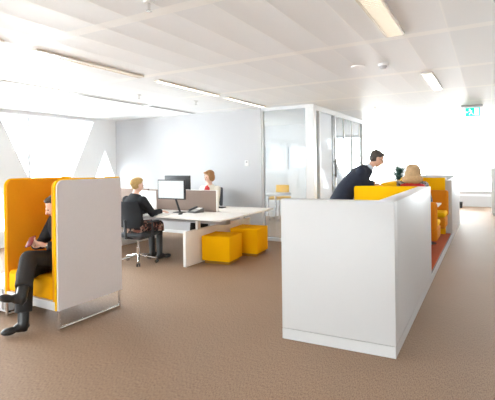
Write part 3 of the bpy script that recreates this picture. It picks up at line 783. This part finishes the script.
def torso_rings(sp, g=0.0, low=0.0, neck=True):
    pel, wst, ch, nk = V(sp['pelvis']), V(sp['waist']), V(sp['chest']), V(sp['neck'])
    rp = (V(sp['hipR']) - V(sp['hipL'])).normalized(); rs = (V(sp['shR']) - V(sp['shL'])).normalized()
    k = sp.get('build', 1.0)
    out = []
    def ring(c, rr, up, a, b_):
        up = V(up).normalized(); fw = up.cross(rr).normalized(); rr2 = fw.cross(up)
        out.append((c, rr2 * (a * k + g), fw * (b_ * k + g)))
    u1 = wst - pel; u2 = ch - wst; u3 = nk - ch; rm = (rp + rs).normalized()
    if low: ring(pel - u1.normalized() * (0.06 + low), rp, u1, 0.165, 0.125)
    ring(pel - u1.normalized() * 0.05, rp, u1, 0.155, 0.115)
    ring(pel + u1 * 0.2, rp, u1, 0.165, 0.120)
    ring(wst, rm, u1 + u2, 0.140, 0.105)
    ring(wst + u2 * 0.55, rs, u2, 0.150, 0.112)
    ring(ch, rs, u2 + u3, 0.165, 0.115)
    ring(ch + u3 * 0.45, rs, u3, 0.150, 0.090)
    ring(ch + u3 * 0.80, rs, u3, 0.095, 0.066)
    ring(nk, rs, u3, 0.056, 0.056)
    return out

def person(name, label, sp):
    base = V(sp['pelvis']); t_loc = (base.x, base.y, sp.get('base_z', 0))
    b = bm_new()
    P, B = head_shapes(b, sp['head'], sp['hfwd'], sp['hup'])
    caps(b, V(sp['neck']) + V((0, 0, -0.01)), P(0, -0.015, -0.045), 0.052, 0.050)
    loft(b, torso_rings(sp))
    for s, th in (('L', 1), ('R', 1)):
        sh, el, wr = V(sp['sh' + s]), V(sp['el' + s]), V(sp['wr' + s])
        caps(b, sh, el, 0.046, 0.038); caps(b, el, wr, 0.036, 0.024)
        caps(b, V(sp['chest']).lerp(sh, 0.4), sh, 0.05, 0.048)
        hd, pn, sd, cu = sp['hand' + s]
        hand(b, wr, hd, pn, sd, cu)
        hp, kn, an = V(sp['hip' + s]), V(sp['kn' + s]), V(sp['an' + s]); toe = V(sp['toe' + s])
        caps(b, hp, kn, 0.080, 0.054); caps(b, kn, an, 0.052, 0.034); caps(b, an, an.lerp(toe, 0.12), 0.030, 0.024)
    body = remesh(b, name, sp['skin'], None, 0.0065, 2)
    tag(body, label, 'person')
    # origin stays at world origin; children share it
    par = body
    g = sp.get('loose', 0.012)
    # upper garment
    if 'top' in sp:
        nm, m = sp['top']
        b = bm_new(); rg = torso_rings(sp, g, sp.get('top_low', 0.05))
        loft(b, rg[:-1] + [(rg[-1][0], rg[-1][1] * 1.0, rg[-1][2] * 1.0)])
        for s in 'LR':
            sh, el, wr = V(sp['sh' + s]), V(sp['el' + s]), V(sp['wr' + s])
            caps(b, sh, el, 0.048 + g, 0.040 + g); addcyl(b, el, el.lerp(wr, 0.93), 0.040 + g, 0.026 + g, 16)
            caps(b, V(sp['chest']).lerp(sh, 0.4), sh, 0.055 + g, 0.050 + g)
        if 'top_extra' in sp: sp['top_extra'](b)
        remesh(b, nm, m, par, 0.010, 3)
    if 'trousers' in sp:
        nm, m = sp['trousers']; kk = sp.get('cuff', 0.93)
        b = bm_new(); rg = torso_rings(sp, g * 0.7, 0.03)[:4]; loft(b, rg)
        for s in 'LR':
            hp, kn, an = V(sp['hip' + s]), V(sp['kn' + s]), V(sp['an' + s])
            caps(b, hp, kn, 0.084 + g, 0.058 + g)
            addcyl(b, kn, kn.lerp(an, kk), 0.058 + g, 0.040 + g * 1.8, 18)
        remesh(b, nm, m, par, 0.010, 3)
    if 'skirt' in sp:
        nm, m = sp['skirt']
        b = bm_new(); rg = torso_rings(sp, g, 0.04)[:3]; loft(b, rg)
        for s in 'LR':
            hp, kn, an = V(sp['hip' + s]), V(sp['kn' + s]), V(sp['an' + s])
            caps(b, hp, kn, 0.095, 0.078); addcyl(b, kn, kn.lerp(an, 0.22), 0.078, 0.085, 18)
        hpm = (V(sp['hipL']) + V(sp['hipR'])) / 2; knm = (V(sp['knL']) + V(sp['knR'])) / 2
        caps(b, hpm, knm, 0.09, 0.07)
        remesh(b, nm, m, par, 0.010, 3)
    if 'legwear' in sp:
        nm, m = sp['legwear']
        for s in 'LR':
            kn, an = V(sp['kn' + s]), V(sp['an' + s]); b = bm_new(); caps(b, V(sp['hip' + s]).lerp(kn, .6), kn, 0.066, 0.062); caps(b, kn, an, 0.060, 0.042); remesh(b, nm, m, par, 0.008, 2)
    if 'shoe' in sp:
        nm, m, shaft = sp['shoe']
        for s in 'LR':
            kn, an, toe = V(sp['kn' + s]), V(sp['an' + s]), V(sp['toe' + s])
            up = V(sp.get('sup' + s, (0, 0, 1))).normalized()
            d = (toe - an); d = (d - up * d.dot(up)).normalized(); r = d.cross(up)
            L = sp.get('foot_len', 0.25)
            heel = an - d * 0.055 - up * sp.get('an_h', 0.085)
            b = bm_new(); bb = Matrix((r, d, up)).transposed()
            addsph(b, heel + d * L * 0.72 + up * 0.035, 1, 18, 12, (0.046, L * 0.30, 0.036), bb)
            addsph(b, heel + d * L * 0.30 + up * 0.045, 1, 18, 12, (0.038, L * 0.32, 0.046), bb)
            addsph(b, heel + d * 0.05 + up * 0.045, 1, 16, 10, (0.038, 0.05, 0.045), bb)
            caps(b, an - up * 0.02, an.lerp(kn, shaft), 0.048, 0.050 + 0.006 * (shaft > 0.3))
            c = heel + d * 0.045 + up * 0.012
            addcyl(b, c - up * 0.012, c + up * 0.03, 0.030, 0.034, 14)
            remesh(b, nm, m, par, 0.007, 2)
    # face
    b = bm_new()
    for s in (-1, 1): addsph(b, P(s * 0.030, 0.0825, 0.0), 1, 10, 8, (0.013, 0.006, 0.006), B)
    obj('eyes', b, 'eye', par)
    b = bm_new(); addsph(b, P(0, 0.0885, -0.052), 1, 12, 8, (0.022, 0.006, 0.007), B); obj('lips', b, 'lips', par)
    b = bm_new(); sp['hair'](b, P, B); remesh(b, 'hair', sp['hairm'], par, 0.007, 1)
    if 'extras' in sp: sp['extras'](par, P, B)
    return body

def hair_short(b, P, B):
    addsph(b, P(0, -0.026, 0.044), 1, 24, 16, (0.079, 0.093, 0.078), B)
    addsph(b, P(0, -0.046, -0.005), 1, 20, 14, (0.073, 0.066, 0.075), B)
    addsph(b, P(0, 0.030, 0.084), 1, 16, 10, (0.056, 0.048, 0.028), B)
def hair_bob(b, P, B):
    addsph(b, P(0, -0.028, 0.050), 1, 24, 16, (0.092, 0.100, 0.082), B)
    addsph(b, P(0, -0.052, -0.015), 1, 20, 14, (0.092, 0.074, 0.100), B)
    for s in (-1, 1):
        addsph(b, P(s * 0.078, 0.010, 0.0), 1, 14, 10, (0.022, 0.045, 0.085), B)
    addsph(b, P(0.01, 0.055, 0.085), 1, 16, 10, (0.062, 0.040, 0.030), B)
def hair_updo(b, P, B):
    hair_short(b, P, B)
    addsph(b, P(0, -0.10, 0.03), 1, 16, 12, (0.055, 0.045, 0.055), B)
    addsph(b, P(0, 0.0, 0.085), 1, 16, 10, (0.078, 0.075, 0.045), B)
def hair_long(b, P, B):
    addsph(b, P(0, -0.025, 0.050), 1, 24, 16, (0.105, 0.108, 0.092), B)
    addsph(b, P(0, -0.055, -0.04), 1, 20, 14, (0.125, 0.080, 0.120), B)
    addsph(b, P(0, -0.062, -0.11), 1, 20, 14, (0.165, 0.078, 0.080), B)
    for s in (-1, 1): addsph(b, P(s * 0.088, 0.0, -0.03), 1, 14, 10, (0.030, 0.05, 0.12), B)

# woman in the pod
def phone_extra(par, P, B):
    b = bm_new(); addcyl(b, (-3.905, 2.525, 0.815), (-3.90, 2.54, 0.83), 0.001)
    b.free()
podw = dict(skin='skin', pelvis=(-3.90, 2.96, 0.58), waist=(-3.89, 2.95, 0.74), chest=(-3.87, 2.88, 0.93), neck=(-3.845, 2.83, 1.05),
    head=(-3.835, 2.765, 1.150), hfwd=(-0.35, -0.85, -0.42), hup=(-0.1, -0.35, 0.95),
    shL=(-3.70, 2.88, 0.975), elL=(-3.68, 2.78, 0.73), wrL=(-3.80, 2.63, 0.775), handL=((-0.55, -0.55, 0.25), (-0.4, 0.3, 0.6), 1, 0.8),
    shR=(-4.04, 2.90, 0.975), elR=(-4.11, 2.80, 0.74), wrR=(-3.99, 2.64, 0.755), handR=((0.45, -0.6, 0.25), (0.3, 0.3, 0.6), -1, 0.8),
    hipL=(-3.83, 2.93, 0.575), knL=(-3.82, 2.46, 0.675), anL=(-3.655, 2.29, 0.40), toeL=(-3.70, 2.12, 0.31), supL=(0.1, 0.35, 0.9),
    hipR=(-3.99, 2.93, 0.575), knR=(-3.88, 2.46, 0.53), anR=(-3.79, 2.38, 0.10), toeR=(-3.84, 2.18, 0.02),
    top=('jacket', 'black_cloth'), trousers=('trousers', 'black_trouser'), cuff=0.80, shoe=('boot', 'leather', 0.45), foot_len=0.24, an_h=0.085,
    hair=hair_short, hairm='hair_dark', loose=0.020)
def bag_wrist(par, P, B):
    b = bm_new(); a = V((-3.80, 2.63, 0.775)); d = (a - V((-3.68, 2.78, 0.73))).normalized(); addcyl(b, a - d * 0.018, a - d * 0.002, 0.030, seg=16); obj('watch', b, 'chrome', par)
podw['extras'] = bag_wrist
person('person', 'woman in black sitting in the yellow pod looking at a phone', podw)
b = bm_new(); addbox(b, (-0.035, -0.07, -0.005), (0.035, 0.07, 0.005), 0.004)
bmesh.ops.transform(b, matrix=Matrix.Translation((-3.90, 2.535, 0.82)) @ Matrix.Rotation(0.7, 4, 'X') @ Matrix.Rotation(0.5, 4, 'Z'), verts=b.verts)
tag(obj('mobile_phone', b, 'phone_red'), 'dark red phone held by the woman in the pod', 'phone')

# woman at desk seen from behind
w2 = dict(skin='skinpale', pelvis=(-4.965, 4.99, 0.585), waist=(-4.965, 4.99, 0.75), chest=(-4.965, 5.01, 0.95), neck=(-4.955, 5.04, 1.10),
    head=(-4.945, 5.07, 1.24), hfwd=(0.25, 0.95, -0.15), hup=(0.05, 0.1, 1),
    shL=(-5.145, 5.02, 1.00), elL=(-5.17, 5.17, 0.77), wrL=(-5.02, 5.38, 0.785), handL=((0.35, 0.9, -0.05), (0, 0, -1), 1, 0.35),
    shR=(-4.785, 5.02, 1.00), elR=(-4.73, 5.17, 0.78), wrR=(-4.77, 5.43, 0.785), handR=((0.05, 0.99, -0.05), (0, 0, -1), -1, 0.35),
    hipL=(-5.05, 5.00, 0.57), knL=(-5.00, 5.42, 0.56), anL=(-4.93, 5.38, 0.10), toeL=(-4.88, 5.53, 0.02),
    hipR=(-4.87, 5.00, 0.57), knR=(-4.81, 5.42, 0.56), anR=(-4.735, 5.34, 0.10), toeR=(-4.66, 5.48, 0.02),
    top=('sweater', 'sweater'), skirt=('skirt', 'skirt'), legwear=('legging', 'black_trouser'), shoe=('boot', 'leather', 0.6), loose=0.020,
    hair=hair_updo, hairm='hair_blond', build=1.0)
person('person', 'blond woman in dark grey sweater and patterned skirt seated at the desk, back turned', w2)

# woman in cream behind the desk
w3 = dict(skin='skinpale', pelvis=(-4.925, 7.160, 0.600), waist=(-4.925, 7.150, 0.780), chest=(-4.925, 7.100, 1.010), neck=(-4.915, 7.050, 1.160),
    head=(-4.900, 7.020, 1.320), hfwd=(-0.35, -0.90, -0.18), hup=(0, -0.15, 1),
    shL=(-4.745, 7.100, 1.070), elL=(-4.675, 6.950, 0.840), wrL=(-4.755, 6.740, 0.785), handL=((-0.2, -0.95, -0.05), (0, 0, -1), 1, 0.3),
    shR=(-5.105, 7.100, 1.070), elR=(-5.155, 6.930, 0.840), wrR=(-5.035, 6.740, 0.785), handR=((0.1, -0.95, -0.05), (0, 0, -1), -1, 0.3),
    hipL=(-4.835, 7.130, 0.585), knL=(-4.805, 6.720, 0.580), anL=(-4.755, 6.620, 0.100), toeL=(-4.735, 6.450, 0.020),
    hipR=(-5.015, 7.130, 0.585), knR=(-5.035, 6.720, 0.580), anR=(-5.055, 6.660, 0.100), toeR=(-5.055, 6.480, 0.020),
    top=('cardigan', 'cream'), trousers=('trousers', 'black_trouser'), shoe=('shoe', 'leather', 0.1), loose=0.018, hair=hair_bob, hairm='hair_red')
def redtop(par, P, B):
    b = bm_new(); c = V(w3['chest']); n = V(w3['neck'])
    addsph(b, c.lerp(n, 0.42) + V((-0.005, -0.062, -0.02)), 1, 18, 12, (0.075, 0.065, 0.10)); remesh(b, 'red_top', 'redtop', par, 0.008, 1)
w3['extras'] = redtop
person('person', 'woman in cream cardigan and red top seated facing us behind the divider', w3)

# man leaning on the booth
R2 = V((0.869, 0.495, 0)); AW = V((-0.495, 0.869, 0))
def M_(px_, dpt, py_):   # position given along image-right, depth and height
    return R2 * px_ + AW * dpt + V((0, 0, py_))
def rel(px, py, d):
    x3 = (px - 247.5) / f; z3 = -(py - cy) / f
    x = x3 * cr + z3 * sr; z = -x3 * sr + z3 * cr
    return V((x * cyw + syw, -x * syw + cyw, z)) * d + V((0, 0, H))
man = dict(skin='skin', pelvis=rel(339, 205, 5.95) , waist=rel(346, 190, 5.95), chest=rel(359.5, 176.5, 5.95), neck=rel(369, 168, 5.93),
    head=rel(377.0, 158.8, 5.93), hfwd=(0.80, 0.40, -0.50), hup=(0.42, 0.22, 0.85),
    shL=rel(362, 170.5, 6.12), elL=rel(367, 184, 6.18), wrL=rel(374, 184.0, 6.02), handL=((0.85, 0.35, -0.1), (0, 0, -1), 1, 0.4),
    shR=rel(361, 172.0, 5.80), elR=rel(364, 186.0, 5.86), wrR=rel(373.5, 184.4, 5.90), handR=((0.85, 0.45, -0.1), (0, 0, -1), -1, 0.4),
    hipL=rel(338.5, 206, 6.03), knL=V((-1.90, 5.90, 0.52)), anL=V((-2.08, 5.85, 0.10)), toeL=V((-1.90, 5.93, 0.02)),
    hipR=rel(338.5, 206, 5.87), knR=V((-1.95, 5.66, 0.52)), anR=V((-2.15, 5.62, 0.10)), toeR=V((-1.97, 5.70, 0.02)),
    top=('suit_jacket', 'suit'), top_low=0.16, trousers=('trousers', 'suit'), cuff=0.97, shoe=('shoe', 'leather', 0.1), foot_len=0.28,
    loose=0.024, hair=hair_short, hairm='hair_dark', build=1.08)
def man_extra(par, P, B):
    b = bm_new()
    for s in (-1, 1):
        ring = [P(s * 0.031 + 0.020 * math.cos(a), 0.096, 0.0 + 0.015 * math.sin(a)) for a in [2 * PI * k / 12 for k in range(13)]]
        tube(b, ring, 0.0022, 6); tube(b, [P(s * 0.052, 0.095, 0.004), P(s * 0.078, 0.0, 0.006)], 0.0022, 6)
    tube(b, [P(-0.011, 0.097, 0.002), P(0.011, 0.097, 0.002)], 0.0022, 6)
    obj('glasses', b, 'dark', par)
    b = bm_new(); n = V(man['neck']); u = (V(man['head']) - n).normalized(); addcyl(b, n - u * 0.01, n + u * 0.035, 0.066, 0.060, 20); obj('shirt_collar', b, 'shirt', par)
man['extras'] = man_extra
person('person', 'man in dark suit and glasses leaning forward with his arms on the yellow booth edge', man)

# blond woman in booth
w5 = dict(skin='skinpale', base_z=0.1, pelvis=(-1.03, 7.25, 0.71), waist=(-1.03, 7.24, 0.87), chest=(-1.05, 7.19, 1.07), neck=(-1.05, 7.16, 1.22),
    head=(-1.035, 7.15, 1.385), hfwd=(0.10, 0.98, -0.15), hup=(0, 0.1, 1),
    shL=(-1.27, 7.20, 1.185), elL=(-1.23, 7.40, 0.92), wrL=(-1.13, 7.62, 0.88), handL=((0.2, 0.95, -0.2), (0, 0, -1), 1, 0.3),
    shR=(-0.89, 7.20, 1.175), elR=(-0.85, 7.40, 0.92), wrR=(-0.93, 7.62, 0.88), handR=((-0.2, 0.95, -0.2), (0, 0, -1), -1, 0.3),
    hipL=(-1.11, 7.28, 0.70), knL=(-1.12, 7.66, 0.66), anL=(-1.12, 7.72, 0.20), toeL=(-1.12, 7.87, 0.12),
    hipR=(-0.94, 7.28, 0.70), knR=(-0.90, 7.66, 0.66), anR=(-0.90, 7.72, 0.20), toeR=(-0.90, 7.87, 0.12),
    top=('sweater', 'knit'), trousers=('trousers', 'black_trouser'), shoe=('shoe', 'leather', 0.1), loose=0.028, hair=hair_long, hairm='hair_ash', build=1.1)
def scarf(par, P, B):
    b = bm_new(); n = V(w5['neck'])
    for k in range(16):
        a = 2 * PI * k / 16
        addsph(b, n + V((0.155 * math.cos(a), 0.10 * math.sin(a), -0.02 - 0.035 * abs(math.cos(a)))), 0.045, 12, 8)
    remesh(b, 'scarf', 'redtop', par, 0.01, 2)
w5['extras'] = scarf
person('person', 'woman with long blond hair and red scarf seated in the booth, seen from behind', w5)

# ------------------------------------------------------------------ light
w = bpy.data.worlds.new('overcast_sky'); S.world = w; w.use_nodes = True
nt = w.node_tree; bg = nt.nodes['Background']
# pale bright sky above the horizon, an added fill glow below it to light the ceiling
tcw = nt.nodes.new('ShaderNodeTexCoord'); spw = nt.nodes.new('ShaderNodeSeparateXYZ'); nt.links.new(tcw.outputs['Generated'], spw.inputs[0])
mr = nt.nodes.new('ShaderNodeMapRange'); mr.inputs['From Min'].default_value = -0.04; mr.inputs['From Max'].default_value = 0.04
nt.links.new(spw.outputs['Z'], mr.inputs['Value'])
mxw = nt.nodes.new('ShaderNodeMix'); mxw.data_type = 'RGBA'
SKY, LOW_FILL = 25.0, 20.0
mxw.inputs[6].default_value = (LOW_FILL * 0.955, LOW_FILL * 0.985, LOW_FILL, 1); mxw.inputs[7].default_value = (SKY * 0.90, SKY * 0.96, SKY, 1)
nt.links.new(mr.outputs[0], mxw.inputs[0]); nt.links.new(mxw.outputs[2], bg.inputs[0]); bg.inputs[1].default_value = 1.0
def portal(name, loc, rot, sx, sy):
    l = bpy.data.lights.new(name, 'AREA'); l.shape = 'RECTANGLE'; l.size = sx; l.size_y = sy; l.cycles.is_portal = True
    o = bpy.data.objects.new(name, l); COL.objects.link(o); o.location = loc; o.rotation_euler = rot
yc = (Y0 + Y1) / 2; xc = (X0 + X1) / 2; zc = (SILL + TOP) / 2
portal('daylight_left', (X0 - WT + 0.05, yc, zc), (0, -PI / 2, 0), 2.3, Y1 - Y0)
portal('daylight_far', (xc, Y1 + WT - 0.05, zc), (-PI / 2, 0, 0), X1 - X0, 2.3)
portal('daylight_near', (xc, Y0 - 0.05, 1.35), (PI / 2, 0, 0), X1 - X0, 2.5)

S.view_settings.view_transform = 'Standard'; S.view_settings.look = 'None'
S.view_settings.gamma = 1.0; S.view_settings.use_curve_mapping = False
S.view_settings.exposure = 0.54
S.render.film_transparent = False
cy_ = S.cycles
cy_.use_denoising = True
cy_.max_bounces = 12; cy_.diffuse_bounces = 8; cy_.transparent_max_bounces = 16; cy_.sample_clamp_indirect = 8
cy_.caustics_reflective = False; cy_.caustics_refractive = False
